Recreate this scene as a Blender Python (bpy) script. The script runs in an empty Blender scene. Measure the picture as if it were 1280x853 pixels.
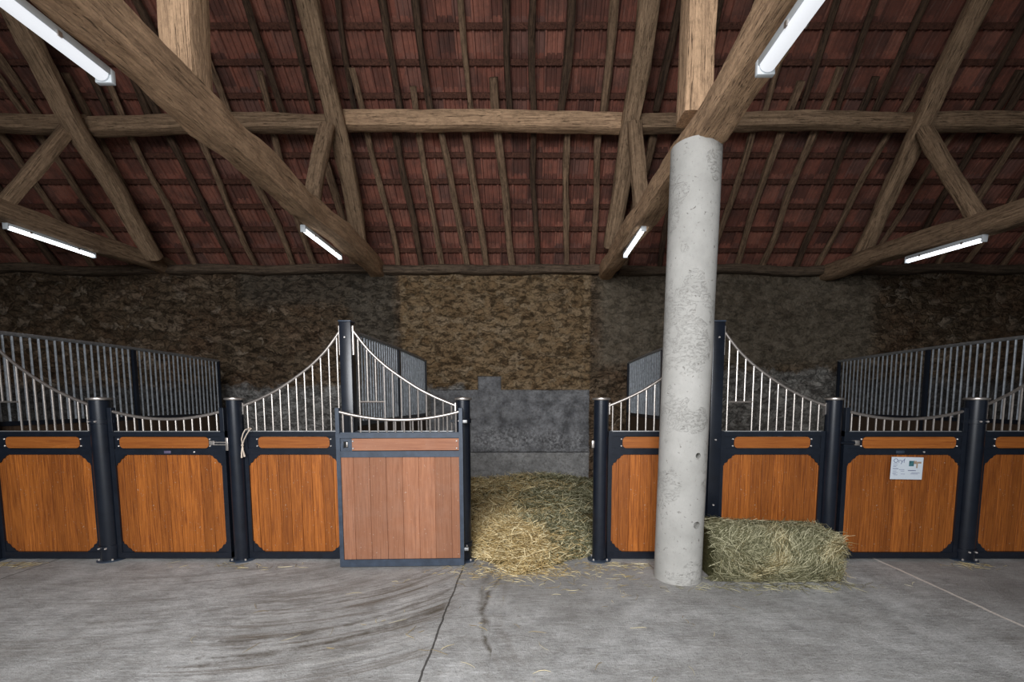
import bpy, bmesh, math, random
from mathutils import Vector, Matrix, noise
from math import pi, sin, cos, radians

C = bpy.context.scene.collection
scn = bpy.context.scene

# ------------------------------------------------------------------ camera, world, light, exposure
cam_d = bpy.data.cameras.new('camera')
cam = bpy.data.objects.new('camera', cam_d); C.objects.link(cam)
cam.location = (0, 0, 1.55)
cam.rotation_euler = (pi/2 - math.atan(.0866), 0, 0)
cam_d.sensor_width = 36
cam_d.lens = 563/1280*36
cam_d.shift_x = -19/1280
cam_d.shift_y = 123.5/1280
cam_d.clip_end = 200
scn.camera = cam

w = bpy.data.worlds.new('sky'); scn.world = w; w.use_nodes = True
bg = w.node_tree.nodes['Background']
bg.inputs[0].default_value = (.80, .90, 1.0, 1)
bg.inputs[1].default_value = 0.28

def area(name, loc, rot, sx, sy, energy, col, spread=180):
    l = bpy.data.lights.new(name, 'AREA'); l.shape = 'RECTANGLE'; l.size = sx; l.size_y = sy
    l.energy = energy; l.color = col
    o = bpy.data.objects.new(name, l); C.objects.link(o)
    o.location = loc; o.rotation_euler = rot
    l.spread = radians(spread)
    return o
# daylight entering through the open front of the barn, behind the camera
area('daylight', (-1.2, -2.6, 3.5), (radians(66), 0, radians(-6)), 4.4, 3.0, 375, (.95, .97, 1.0), 130)

scn.view_settings.view_transform = 'Standard'
scn.view_settings.look = 'None'
scn.view_settings.gamma = 1
scn.view_settings.use_curve_mapping = False
scn.view_settings.exposure = 0.2
try:
    scn.cycles.max_bounces = 8; scn.cycles.diffuse_bounces = 5
    scn.cycles.use_denoising = True
    scn.cycles.sample_clamp_indirect = 6
except Exception: pass
TUBE = 3.0      # emission of the fluorescent tubes

# ------------------------------------------------------------------ materials
def nt(name):
    m = bpy.data.materials.new(name); m.use_nodes = True
    t = m.node_tree; b = t.nodes['Principled BSDF']
    return m, t, b
def N(t, typ, **kw):
    n = t.nodes.new(typ)
    for k, v in kw.items():
        if k.startswith('i_'):
            key = k[2:]; key = int(key) if key.isdigit() else key
            n.inputs[key].default_value = v
        else: setattr(n, k, v)
    return n
def L(t, a, b): t.links.new(a, b)
def coords(t, scale=(1,1,1), loc=(0,0,0), rand=False):
    tc = N(t, 'ShaderNodeTexCoord'); mp = N(t, 'ShaderNodeMapping')
    mp.inputs['Scale'].default_value = scale; mp.inputs['Location'].default_value = loc
    if rand:
        oi = N(t, 'ShaderNodeObjectInfo'); mu = N(t, 'ShaderNodeMath', operation='MULTIPLY'); mu.inputs[1].default_value = 37.0
        L(t, oi.outputs['Random'], mu.inputs[0])
        ad = N(t, 'ShaderNodeVectorMath', operation='ADD'); L(t, tc.outputs['Object'], ad.inputs[0]); L(t, mu.outputs[0], ad.inputs[1])
        L(t, ad.outputs[0], mp.inputs[0])
    else: L(t, tc.outputs['Object'], mp.inputs[0])
    return mp.outputs[0]
def noi(t, vec, scale=5, detail=6, rough=.6, dist=0):
    n = N(t, 'ShaderNodeTexNoise'); n.inputs['Scale'].default_value = scale; n.inputs['Detail'].default_value = detail
    n.inputs['Roughness'].default_value = rough; n.inputs['Distortion'].default_value = dist
    L(t, vec, n.inputs['Vector']); return n.outputs['Fac']
def ramp(t, fac, stops, interp='LINEAR'):
    r = N(t, 'ShaderNodeValToRGB'); r.color_ramp.interpolation = interp
    el = r.color_ramp.elements
    while len(el) < len(stops): el.new(.5)
    for e, (p, c) in zip(el, stops):
        e.position = p; e.color = (c, c, c, 1) if isinstance(c, (int, float)) else (*c, 1)
    L(t, fac, r.inputs[0]); return r.outputs[0]
def mix(t, fac, a, b, mode='MIX'):
    m = N(t, 'ShaderNodeMix', data_type='RGBA', blend_type=mode)
    for i, v in ((0, fac), (6, a), (7, b)):
        if isinstance(v, bpy.types.NodeSocket): L(t, v, m.inputs[i])
        elif i == 0: m.inputs[0].default_value = v
        else: m.inputs[i].default_value = (*v, 1)
    return m.outputs[2]
def M(t, op, a, b=0.0, c=None, clamp=False):
    m = N(t, 'ShaderNodeMath', operation=op); m.use_clamp = clamp
    for i, v in enumerate((a, b, c)):
        if v is None: continue
        if isinstance(v, bpy.types.NodeSocket): L(t, v, m.inputs[i])
        else: m.inputs[i].default_value = v
    return m.outputs[0]
def bump(t, b, h, strength=.5, dist=.01):
    n = N(t, 'ShaderNodeBump'); n.inputs['Strength'].default_value = strength; n.inputs['Distance'].default_value = dist
    L(t, h, n.inputs['Height']); L(t, n.outputs[0], b.inputs['Normal'])

def wood_beam(name, light, dark, k=1.0):
    m, t, b = nt(name)
    v = coords(t, (1, 1, 1), rand=True)
    g = coords(t, (16, 16, .55), rand=True)
    fine = noi(t, coords(t, (60, 60, 1.6), rand=True), 2.0, 6, .7)
    grain = noi(t, g, 2.2, 9, .72, .12)
    big = noi(t, v, 2.3, 4, .6)
    col = ramp(t, grain, [(.36, dark), (.58, light)])
    col = mix(t, M(t, 'MULTIPLY', ramp(t, big, [(.35, 0.0), (.7, 1.0)]), .55), col, tuple(x*.62 for x in light))
    crack = ramp(t, fine, [(.33, 1.0), (.42, 0.0)])
    col = mix(t, M(t, 'MULTIPLY', crack, .75), col, tuple(x*.25 for x in dark))
    sp = noi(t, v, 55, 3, .7)
    col = mix(t, M(t, 'MULTIPLY', ramp(t, sp, [(.60, 0.0), (.72, 1.0)]), .35), col, tuple(min(1, x*1.35) for x in light))
    L(t, col, b.inputs['Base Color']); b.inputs['Roughness'].default_value = .85
    b.inputs['Specular IOR Level'].default_value = .25
    ad = noi(t, coords(t, (1, 1, .45), rand=True), 11, 5, .65)
    mot = noi(t, coords(t, (1, 1, .6), rand=True), 20, 6, .75)
    col2 = mix(t, M(t, 'MULTIPLY', ramp(t, mot, [(.40, 1.0), (.52, 0.0)]), .35), col, tuple(x*.55 for x in dark))
    L(t, col2, b.inputs['Base Color'])
    h = M(t, 'ADD', M(t, 'ADD', M(t, 'MULTIPLY', grain, .8), M(t, 'MULTIPLY', ad, 1.3)), M(t, 'MULTIPLY', crack, -.9))
    bump(t, b, h, .9, .018)
    return m
OAK = wood_beam('hewn_oak', (.70, .455, .275), (.36, .225, .135))
OAKD = wood_beam('old_oak', (.45, .30, .185), (.18, .115, .068))
BATTEN = wood_beam('batten_wood', (.17, .072, .048), (.07, .032, .022))
RAFT = wood_beam('rafter_wood', (.32, .205, .125), (.09, .055, .035))
RAFTU = wood_beam('dark_rafter_wood', (.13, .078, .048), (.028, .018, .013))
PLATE = wood_beam('dark_plate_oak', (.17, .12, .08), (.06, .042, .03))  # very dark oak tone for the timbers on the wall head

def mat_board(name, light, dark, width, rough=.45, dusty=0.0, axis=0):
    m, t, b = nt(name)
    tc = N(t, 'ShaderNodeTexCoord'); s = N(t, 'ShaderNodeSeparateXYZ'); L(t, tc.outputs['Object'], s.inputs[0])
    cell = M(t, 'FLOOR', M(t, 'DIVIDE', s.outputs[axis], width))
    oi = N(t, 'ShaderNodeObjectInfo')
    wn = N(t, 'ShaderNodeTexWhiteNoise', noise_dimensions='2D')
    cb = N(t, 'ShaderNodeCombineXYZ'); L(t, cell, cb.inputs[0]); L(t, oi.outputs['Random'], cb.inputs[1]); L(t, cb.outputs[0], wn.inputs['Vector'])
    sc = (34, 22, 1.3) if axis == 0 else (1.3, 22, 34)
    mp = N(t, 'ShaderNodeMapping'); mp.inputs['Scale'].default_value = sc
    ad = N(t, 'ShaderNodeVectorMath', operation='ADD'); L(t, tc.outputs['Object'], ad.inputs[0])
    mu = M(t, 'MULTIPLY', wn.outputs['Value'], 9.0)
    mu2 = M(t, 'ADD', mu, M(t, 'MULTIPLY', oi.outputs['Random'], 50.0)); L(t, mu2, ad.inputs[1]); L(t, ad.outputs[0], mp.inputs[0])
    g = noi(t, mp.outputs[0], 2.4, 8, .68, .5)
    col = ramp(t, g, [(.34, dark), (.62, light)])
    col = mix(t, M(t, 'MULTIPLY', wn.outputs['Value'], .5), col, tuple(x*.55 for x in dark))
    big = noi(t, tc.outputs['Object'], 1.8, 3, .5)
    col = mix(t, M(t, 'MULTIPLY', ramp(t, big, [(.4, 0.0), (.75, 1.0)]), .35), col, tuple(x*.6 for x in light))
    # small scuffs and spots
    sp = noi(t, tc.outputs['Object'], 60, 2, .5)
    col = mix(t, M(t, 'MULTIPLY', ramp(t, sp, [(.70, 0.0), (.76, 1.0)]), .5), col, (.55, .47, .38))
    if dusty:
        d = noi(t, tc.outputs['Object'], 5, 5, .7)
        col = mix(t, M(t, 'MULTIPLY', ramp(t, d, [(.45, .25), (.75, 1.0)]), dusty), col, (.50, .42, .36))
    L(t, col, b.inputs['Base Color'])
    b.inputs['Roughness'].default_value = rough
    b.inputs['Specular IOR Level'].default_value = .3
    bump(t, b, g, .25, .003)
    return m
BOARD = mat_board('varnished_boards', (.50, .158, .028), (.165, .042, .009), .105)
STRIP = mat_board('varnished_strip', (.50, .165, .032), (.26, .07, .015), 5.0, axis=2)
BOARDP = mat_board('faded_boards', (.42, .18, .092), (.25, .095, .045), .148, .7, .10)
STRIPP = mat_board('faded_strip', (.44, .195, .105), (.28, .11, .06), 5.0, .7, .08, axis=2)

def simple(name, col, rough=.5, metal=0, var=.3, scale=8, bmp=0, spec=.5):
    m, t, b = nt(name)
    n = noi(t, coords(t, rand=True), scale, 5, .65)
    c = ramp(t, n, [(.3, tuple(x*(1-var) for x in col)), (.7, tuple(min(1, x*(1+var)) for x in col))])
    L(t, c, b.inputs['Base Color']); b.inputs['Roughness'].default_value = rough; b.inputs['Metallic'].default_value = metal
    b.inputs['Specular IOR Level'].default_value = spec
    if bmp: bump(t, b, n, bmp, .005)
    return m
NAVY = simple('navy_painted_steel', (.008, .011, .018), .30, 0, .25, 12)
NAVYL = simple('worn_navy_steel', (.036, .05, .074), .45, 0, .3, 14)
GALV = simple('galvanised_steel', (.52, .47, .43), .36, .85, .15, 25)
GALVD = simple('dull_galvanised_steel', (.36, .36, .36), .5, .7, .25, 25)
GALVB = simple('partition_bar_steel', (.40, .43, .46), .5, .6, .35, 20)  # darker, bluer steel tone for the partition bars
BLACK = simple('black_hole', (.004, .004, .004), .8)
TWINE = simple('twine', (.62, .52, .42), .9)
PAPER = simple('laminated_paper', (.66, .72, .78), .35, 0, .04, 6)
INK = simple('grey_ink', (.16, .18, .30), .6)
TEAL = simple('teal_print', (.05, .15, .17), .5, 0, .5, 60)
TAN = simple('tan_print', (.40, .30, .22), .5, 0, .4, 80)
PLASTIC = simple('fixture_plastic', (.62, .66, .68), .4, 0, .05)
BOLT = simple('bolt_steel', (.75, .70, .66), .35, .6, .1)
PLAQUE = simple('purple_plaque', (.10, .085, .14), .4)

def mat_emit(name, col, s):
    m, t, b = nt(name)
    b.inputs['Base Color'].default_value = (.35, .35, .36, 1)
    b.inputs['Emission Color'].default_value = (*col, 1); b.inputs['Emission Strength'].default_value = s
    return m
TUBEM = mat_emit('lit_tube', (.90, .95, 1.0), TUBE)
DIFFM = mat_emit('lit_diffuser', (.92, .95, 1.0), .70)

def mat_concrete_floor():
    m, t, b = nt('worn_concrete')
    tc = N(t, 'ShaderNodeTexCoord'); P = tc.outputs['Object']
    s = N(t, 'ShaderNodeSeparateXYZ'); L(t, P, s.inputs[0]); X, Y = s.outputs[0], s.outputs[1]
    big = noi(t, P, .9, 5, .6); mid = noi(t, P, 4, 8, .72); fine = noi(t, P, 38, 6, .75)
    st = noi(t, coords(t, (1.2, 7, 1)), 1.6, 7, .72, .6)       # brushed streaks running along x
    st2 = noi(t, coords(t, (2.5, 26, 1)), 2.2, 5, .7, .4)
    col = ramp(t, mid, [(.34, (.28, .275, .265)), (.66, (.62, .615, .60))])
    col = mix(t, M(t, 'MULTIPLY', ramp(t, st, [(.50, 0.0), (.66, 1.0)]), .38), col, (.20, .185, .16))
    col = mix(t, M(t, 'MULTIPLY', ramp(t, st2, [(.52, 0.0), (.68, 1.0)]), .7), col, (.74, .74, .73))
    col = mix(t, M(t, 'MULTIPLY', ramp(t, big, [(.42, 0.0), (.62, 1.0)]), .45), col, (.21, .195, .175))
    col = mix(t, M(t, 'MULTIPLY', ramp(t, fine, [(.56, 0.0), (.70, 1.0)]), .65), col, (.12, .11, .10))
    col = mix(t, M(t, 'MULTIPLY', ramp(t, fine, [(.30, 1.0), (.42, 0.0)]), .5), col, (.60, .59, .57))
    # arc shaped drag marks centred on the doorway
    def arcs(cx, cy, r0, wdt, amt, col_in, a0=-9, a1=9):
        dx = M(t, 'SUBTRACT', X, cx); dy = M(t, 'SUBTRACT', Y, cy)
        r = M(t, 'SQRT', M(t, 'ADD', M(t, 'MULTIPLY', dx, dx), M(t, 'MULTIPLY', dy, dy)))
        r = M(t, 'ADD', r, M(t, 'MULTIPLY', M(t, 'SUBTRACT', mid, .5), .12))
        k = M(t, 'SUBTRACT', 1.0, M(t, 'DIVIDE', M(t, 'ABSOLUTE', M(t, 'SUBTRACT', r, r0)), wdt), clamp=True)
        lo = M(t, 'GREATER_THAN', X, a0); hi = M(t, 'LESS_THAN', X, a1)
        k = M(t, 'MULTIPLY', M(t, 'MULTIPLY', M(t, 'MULTIPLY', k, lo), hi), M(t, 'LESS_THAN', Y, 4.1))
        k = M(t, 'MULTIPLY', k, ramp(t, noi(t, P, 7, 5, .7), [(.36, 0.0), (.58, 1.0)]))
        return mix(t, M(t, 'MULTIPLY', k, amt), col_in, (.10, .082, .06))
    def swirl(cx, cy, r0, r1, x0, x1, amt, ca, cb2, sc=16):
        dx = M(t, 'SUBTRACT', X, cx); dy = M(t, 'SUBTRACT', Y, cy)
        r_ = M(t, 'SQRT', M(t, 'ADD', M(t, 'MULTIPLY', dx, dx), M(t, 'MULTIPLY', dy, dy)))
        an = M(t, 'ARCTAN2', dy, dx)
        cb_ = N(t, 'ShaderNodeCombineXYZ'); L(t, M(t, 'MULTIPLY', M(t, 'ADD', r_, M(t, 'MULTIPLY', mid, .05)), sc), cb_.inputs[0]); L(t, M(t, 'MULTIPLY', an, 1.6), cb_.inputs[1])
        n_ = noi(t, cb_.outputs[0], 1.0, 5, .7)
        w1 = M(t, 'MULTIPLY', M(t, 'DIVIDE', M(t, 'SUBTRACT', r_, r0), .35, clamp=True), M(t, 'DIVIDE', M(t, 'SUBTRACT', r1, r_), .35, clamp=True))
        w2 = M(t, 'MULTIPLY', M(t, 'DIVIDE', M(t, 'SUBTRACT', X, x0), .5, clamp=True), M(t, 'DIVIDE', M(t, 'SUBTRACT', x1, X), .15, clamp=True))
        k = M(t, 'MULTIPLY', M(t, 'MULTIPLY', w1, w2), M(t, 'LESS_THAN', Y, 4.2))
        c_ = mix(t, M(t, 'MULTIPLY', M(t, 'MULTIPLY', ramp(t, n_, [(.50, 0.0), (.64, 1.0)]), k), amt), col, ca)
        return mix(t, M(t, 'MULTIPLY', M(t, 'MULTIPLY', ramp(t, n_, [(.36, 1.0), (.46, 0.0)]), k), amt*.6), c_, cb2)
    col = swirl(-2.1, 4.9, 1.2, 2.9, -2.4, -.50, .95, (.15, .12, .09), (.62, .60, .57))
    col = swirl(-3.6, 6.6, 2.5, 4.2, -4.2, -1.2, .55, (.17, .15, .125), (.66, .65, .63), 12)
    col = swirl(1.9, 3.4, 1.9, 2.5, -.6, .3, .5, (.17, .14, .11), (.60, .59, .57), 12)
    vf = noi(t, P, 130, 4, .8)
    col = mix(t, M(t, 'MULTIPLY', ramp(t, vf, [(.54, 0.0), (.66, 1.0)]), .5), col, (.16, .15, .14))
    col = mix(t, M(t, 'MULTIPLY', ramp(t, vf, [(.34, 1.0), (.44, 0.0)]), .4), col, (.72, .71, .69))
    sc_ = noi(t, coords(t, (3, 9, 1), (3, 1, 0)), 5, 6, .8, .8)
    col = mix(t, M(t, 'MULTIPLY', ramp(t, sc_, [(.55, 0.0), (.64, 1.0)]), .6), col, (.22, .205, .185))
    col = arcs(1.45, 3.25, 1.78, .030, .9, col, -.6, -.22)
    col = arcs(1.35, 3.55, 1.72, .045, .6, col, -.6, -.25)
    for a in ((-2.1, 4.5, 1.72, .035, .8), (-2.15, 4.6, 2.02, .03, .85), (-2.5, 4.9, 2.45, .035, .7)):
        col = arcs(*a, col, -2.0, -.62)
    # joints between slabs
    wob = M(t, 'MULTIPLY', M(t, 'SUBTRACT', noi(t, P, 6, 3, .5), .5), .03)
    j1 = M(t, 'LESS_THAN', M(t, 'ABSOLUTE', M(t, 'ADD', M(t, 'ADD', X, .60), wob)), .007)
    j2 = M(t, 'LESS_THAN', M(t, 'ABSOLUTE', M(t, 'ADD', M(t, 'SUBTRACT', X, 3.42), wob)), .014)
    j3 = M(t, 'LESS_THAN', M(t, 'ABSOLUTE', M(t, 'ADD', M(t, 'ADD', X, 4.6), wob)), .007)
    col = mix(t, M(t, 'MULTIPLY', j1, .85), col, (.045, .04, .035))
    col = mix(t, M(t, 'MULTIPLY', j3, .7), col, (.06, .055, .05))
    col = mix(t, M(t, 'MULTIPLY', M(t, 'GREATER_THAN', X, 3.42), .3), col, (.25, .24, .23))
    col = mix(t, M(t, 'MULTIPLY', j2, .85), col, (.85, .78, .70))
    # brown muck by the doorway
    dx = M(t, 'MULTIPLY', M(t, 'SUBTRACT', X, .1), .5); dy = M(t, 'SUBTRACT', Y, 4.1)
    rr = M(t, 'SQRT', M(t, 'ADD', M(t, 'MULTIPLY', dx, dx), M(t, 'MULTIPLY', dy, dy)))
    k = M(t, 'MULTIPLY', M(t, 'SUBTRACT', 1.0, M(t, 'DIVIDE', rr, 1.1), clamp=True), ramp(t, mid, [(.35, .2), (.65, 1.0)]))
    col = mix(t, M(t, 'MULTIPLY', k, .55), col, (.16, .125, .09))
    L(t, col, b.inputs['Base Color']); b.inputs['Roughness'].default_value = .82
    b.inputs['Specular IOR Level'].default_value = .25
    h = M(t, 'SUBTRACT', M(t, 'ADD', M(t, 'ADD', M(t, 'MULTIPLY', mid, .5), M(t, 'MULTIPLY', fine, .8)), M(t, 'MULTIPLY', vf, .35)), M(t, 'MULTIPLY', j1, 1.5))
    bump(t, b, h, .8, .014)
    return m
FLOORM = mat_concrete_floor()

def mat_column():
    m, t, b = nt('cast_concrete')
    P = coords(t)
    a = noi(t, P, 3, 6, .6); f = noi(t, P, 45, 4, .7)
    v = N(t, 'ShaderNodeTexVoronoi'); v.inputs['Scale'].default_value = 26; L(t, P, v.inputs['Vector'])
    msk = noi(t, P, 6, 4, .6)
    pn = noi(t, P, 30, 3, .55, .6)
    pit = M(t, 'MULTIPLY', ramp(t, pn, [(.66, 0.0), (.70, 1.0)]), ramp(t, msk, [(.45, .25), (.55, 1.0)]))
    ck = noi(t, coords(t, (4, 4, 9)), 2.4, 8, .75, 1.2)
    crack = M(t, 'MULTIPLY', ramp(t, ck, [(.488, 0.0), (.5, 1.0), (.512, 0.0)]), M(t, 'GREATER_THAN', noi(t, P, 2.5, 2, .5), .53))
    col = ramp(t, a, [(.3, (.33, .32, .295)), (.7, (.46, .445, .415))])
    col = mix(t, M(t, 'MULTIPLY', ramp(t, f, [(.58, 0.0), (.72, 1.0)]), .35), col, (.22, .205, .185))
    col = mix(t, M(t, 'MULTIPLY', M(t, 'MAXIMUM', pit, crack), .75), col, (.10, .088, .07))
    L(t, col, b.inputs['Base Color']); b.inputs['Roughness'].default_value = .85
    bump(t, b, M(t, 'SUBTRACT', M(t, 'MULTIPLY', f, .4), M(t, 'MAXIMUM', pit, crack)), .5, .008)
    return m
COLM = mat_column()

def mat_wall():
    m, t, b = nt('rubble_stone_wall')
    tc = N(t, 'ShaderNodeTexCoord'); P = tc.outputs['Object']
    s = N(t, 'ShaderNodeSeparateXYZ'); L(t, P, s.inputs[0]); X, Z = s.outputs[0], s.outputs[2]
    e1 = M(t, 'MULTIPLY', M(t, 'SUBTRACT', noi(t, P, 2.2, 6, .65), .5), 1.0)
    e2 = M(t, 'MULTIPLY', M(t, 'SUBTRACT', noi(t, P, 9, 5, .65), .5), .35)
    ed = M(t, 'ADD', e1, e2)
    def box(x0, x1, z0, z1, rag=.15, soft=.05):
        d = M(t, 'MINIMUM', M(t, 'MINIMUM', M(t, 'SUBTRACT', X, x0), M(t, 'SUBTRACT', x1, X)),
              M(t, 'MINIMUM', M(t, 'SUBTRACT', Z, z0), M(t, 'SUBTRACT', z1, Z)))
        d = M(t, 'ADD', d, M(t, 'MULTIPLY', ed, rag))
        return M(t, 'DIVIDE', d, soft, clamp=True)
    dis = N(t, 'ShaderNodeTexNoise'); dis.inputs['Scale'].default_value = 7; dis.inputs['Detail'].default_value = 4; L(t, P, dis.inputs['Vector'])
    sc = N(t, 'ShaderNodeVectorMath', operation='SCALE'); sc.inputs['Scale'].default_value = .26; L(t, dis.outputs['Color'], sc.inputs[0])
    ad = N(t, 'ShaderNodeVectorMath', operation='ADD'); L(t, P, ad.inputs[0]); L(t, sc.outputs[0], ad.inputs[1])
    mp = N(t, 'ShaderNodeMapping'); mp.inputs['Scale'].default_value = (5.0, 4, 9.0); L(t, ad.outputs[0], mp.inputs[0])
    v = N(t, 'ShaderNodeTexVoronoi'); v.inputs['Scale'].default_value = 1.0; L(t, mp.outputs[0], v.inputs['Vector'])
    ve = N(t, 'ShaderNodeTexVoronoi', feature='DISTANCE_TO_EDGE'); ve.inputs['Scale'].default_value = 1.0; L(t, mp.outputs[0], ve.inputs['Vector'])
    hv = N(t, 'ShaderNodeSeparateColor'); L(t, v.outputs['Color'], hv.inputs[0])
    joint = ramp(t, ve.outputs['Distance'], [(.0, 1.0), (.13, 0.0)])
    f = noi(t, P, 24, 7, .72); g = noi(t, P, 1.1, 4, .6); q = noi(t, P, 5, 6, .65)
    stone_l = ramp(t, hv.outputs[0], [(.0, (.10, .068, .042)), (.5, (.19, .13, .08)), (.85, (.27, .195, .13)), (1.0, (.38, .30, .22))])
    stone_c = ramp(t, hv.outputs[1], [(.0, (.21, .13, .065)), (.5, (.30, .20, .11)), (1.0, (.37, .27, .17))])
    redd = ramp(t, g, [(.45, 0.0), (.62, .8)])
    stone_l = mix(t, M(t, 'MULTIPLY', redd, .5), stone_l, (.19, .095, .05))
    # cleaner stone in the central bay
    cen = box(-2.28, 1.15, 1.72, 3.95, .10, .04)
    col = mix(t, cen, stone_l, stone_c)
    col = mix(t, M(t, 'MULTIPLY', joint, .38), col, mix(t, cen, (.035, .026, .018), (.30, .225, .13)))
    darkj = ramp(t, noi(t, coords(t, (3, 3, 6)), 2.0, 8, .78, .3), [(.52, 0.0), (.66, 1.0)])
    col = mix(t, M(t, 'MULTIPLY', darkj, M(t, 'SUBTRACT', .85, M(t, 'MULTIPLY', cen, .1))), col, (.045, .028, .016))
    mud = noi(t, P, 3.3, 8, .75, .3)
    col = mix(t, M(t, 'MULTIPLY', ramp(t, mud, [(.44, 0.0), (.62, 1.0)]), .6), col, mix(t, cen, (.15, .11, .072), (.30, .205, .115)))
    col = mix(t, M(t, 'MULTIPLY', ramp(t, mud, [(.30, 1.0), (.45, 0.0)]), .5), col, mix(t, cen, (.05, .034, .022), (.16, .10, .05)))
    # old dark plaster: strip left of the central bay, and the right half
    def plaster(col, mk, ca, cb, amt=1.0):
        pc = ramp(t, q, [(.36, ca), (.64, cb)])
        return mix(t, M(t, 'MULTIPLY', mk, amt), col, pc)
    rp = box(1.15, 6.3, 2.05, 3.95, .25, .25)
    col = plaster(col, rp, (.115, .095, .068), (.215, .18, .135), .85)
    col = plaster(col, box(-3.25, -2.28, 2.25, 3.95, .25, .15), (.105, .085, .062), (.16, .135, .105), .95)
    col = plaster(col, box(-5.2, -3.0, 3.15, 3.95, .3, .2), (.10, .08, .06), (.15, .125, .095), .8)
    # pale lime remains low on the wall
    col = plaster(col, box(-5.5, -1.1, -.5, 1.85, .55, .10), (.17, .165, .155), (.42, .41, .39), .9)
    col = plaster(col, box(-12, -5.4, -.5, 1.9, .5, .2), (.08, .078, .075), (.15, .148, .145), .9)
    col = plaster(col, box(2.3, 5.7, -.5, 2.15, .75, .10), (.19, .18, .165), (.42, .405, .37), .85)
    col = plaster(col, box(5.7, 12, -.5, 2.0, .5, .2), (.10, .098, .095), (.19, .185, .18), .9)
    # grey cement render patch behind the doorway
    cem = box(-1.75, 1.13, -.5, 1.755, .03, .02)
    cem = M(t, 'MAXIMUM', cem, box(-.90, -.46, 1.6, 2.0, .02, .02))
    col = plaster(col, cem, (.105, .105, .11), (.25, .25, .255), 1.0)
    wp = M(t, 'MULTIPLY', box(-.1, 1.13, .75, 1.65, .5, .4), ramp(t, q, [(.4, 0.0), (.62, 1.0)]))
    col = mix(t, M(t, 'MULTIPLY', wp, .45), col, (.30, .30, .31))
    low = box(-1.75, 1.13, -.5, .62, .04, .02)
    col = plaster(col, low, (.24, .235, .225), (.38, .37, .355), .8)
    wh = M(t, 'MULTIPLY', box(-1.2, 1.1, .55, 1.1, .9, .25), ramp(t, f, [(.45, 0.0), (.65, 1.0)]))
    col = mix(t, M(t, 'MULTIPLY', wh, .7), col, (.46, .455, .45))
    crk = M(t, 'MULTIPLY', M(t, 'LESS_THAN', M(t, 'ABSOLUTE', M(t, 'ADD', M(t, 'SUBTRACT', Z, .62), M(t, 'MULTIPLY', e2, .1))), .010), cem)
    col = mix(t, M(t, 'MULTIPLY', crk, .8), col, (.03, .03, .03))
    col = mix(t, M(t, 'MULTIPLY', ramp(t, f, [(.40, 1.0), (.52, 0.0)]), .35), col, (.045, .036, .026))
    L(t, col, b.inputs['Base Color']); b.inputs['Roughness'].default_value = .95
    b.inputs['Specular IOR Level'].default_value = .12
    rough = M(t, 'SUBTRACT', 1.0, M(t, 'MULTIPLY', M(t, 'MAXIMUM', cem, M(t, 'MULTIPLY', rp, .7)), .85))
    h = M(t, 'ADD', M(t, 'MULTIPLY', M(t, 'ADD', M(t, 'MULTIPLY', M(t, 'MINIMUM', ve.outputs['Distance'], .25), 3.0), M(t, 'ADD', M(t, 'MULTIPLY', darkj, -.8), M(t, 'MULTIPLY', mud, 1.5))), rough), M(t, 'MULTIPLY', f, .5))
    bump(t, b, h, 1.0, .045)
    return m
WALLM = mat_wall()

CS = .235      # plan spacing of the tile courses
TW = .235      # tile width
def mat_tiles():
    m, t, b = nt('clay_roof_tiles')
    tc = N(t, 'ShaderNodeTexCoord'); P = tc.outputs['Object']
    s = N(t, 'ShaderNodeSeparateXYZ'); L(t, P, s.inputs[0])
    cx = M(t, 'FLOOR', M(t, 'DIVIDE', s.outputs[0], TW)); cy = M(t, 'FLOOR', M(t, 'DIVIDE', M(t, 'SUBTRACT', 8.745, s.outputs[1]), CS))
    cb = N(t, 'ShaderNodeCombineXYZ'); L(t, cx, cb.inputs[0]); L(t, cy, cb.inputs[1])
    wn = N(t, 'ShaderNodeTexWhiteNoise', noise_dimensions='2D'); L(t, cb.outputs[0], wn.inputs['Vector'])
    col = ramp(t, wn.outputs['Value'], [(0, (.13, .05, .035)), (.45, (.27, .092, .060)), (.8, (.35, .135, .09)), (1.0, (.19, .09, .07))])
    g = noi(t, P, 3.5, 6, .7); f = noi(t, P, 40, 4, .7)
    col = mix(t, M(t, 'MULTIPLY', ramp(t, g, [(.42, 0.0), (.66, 1.0)]), .65), col, (.05, .028, .022))
    col = mix(t, M(t, 'MULTIPLY', ramp(t, f, [(.5, 0.0), (.7, 1.0)]), .4), col, (.10, .06, .05))
    dr = noi(t, coords(t, (22, 2, 2)), 2, 4, .6)
    col = mix(t, M(t, 'MULTIPLY', ramp(t, dr, [(.58, 0.0), (.72, 1.0)]), .3), col, (.34, .22, .18))
    L(t, col, b.inputs['Base Color']); b.inputs['Roughness'].default_value = .9
    bump(t, b, f, .4, .006)
    return m
TILEM = mat_tiles()

def mat_hay():
    m, t, b = nt('hay_strands')
    a = N(t, 'ShaderNodeAttribute', attribute_name='var'); k = N(t, 'ShaderNodeAttribute', attribute_name='green')
    gold = ramp(t, a.outputs['Fac'], [(0, (.26, .17, .065)), (.45, (.64, .46, .20)), (1.0, (1.0, .85, .52))])
    green = ramp(t, a.outputs['Fac'], [(0, (.075, .072, .034)), (.55, (.22, .21, .115)), (1.0, (.68, .63, .42))])
    col = mix(t, k.outputs['Fac'], gold, green)
    L(t, col, b.inputs['Base Color']); b.inputs['Roughness'].default_value = .75
    b.inputs['Specular IOR Level'].default_value = .25
    return m
HAYM = mat_hay()
HAYB = simple('hay_bed', (.13, .10, .045), .95, 0, .5, 30, .8, .1)
HAYG = simple('hay_core', (.075, .072, .032), .95, 0, .5, 40, .8, .1)

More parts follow.
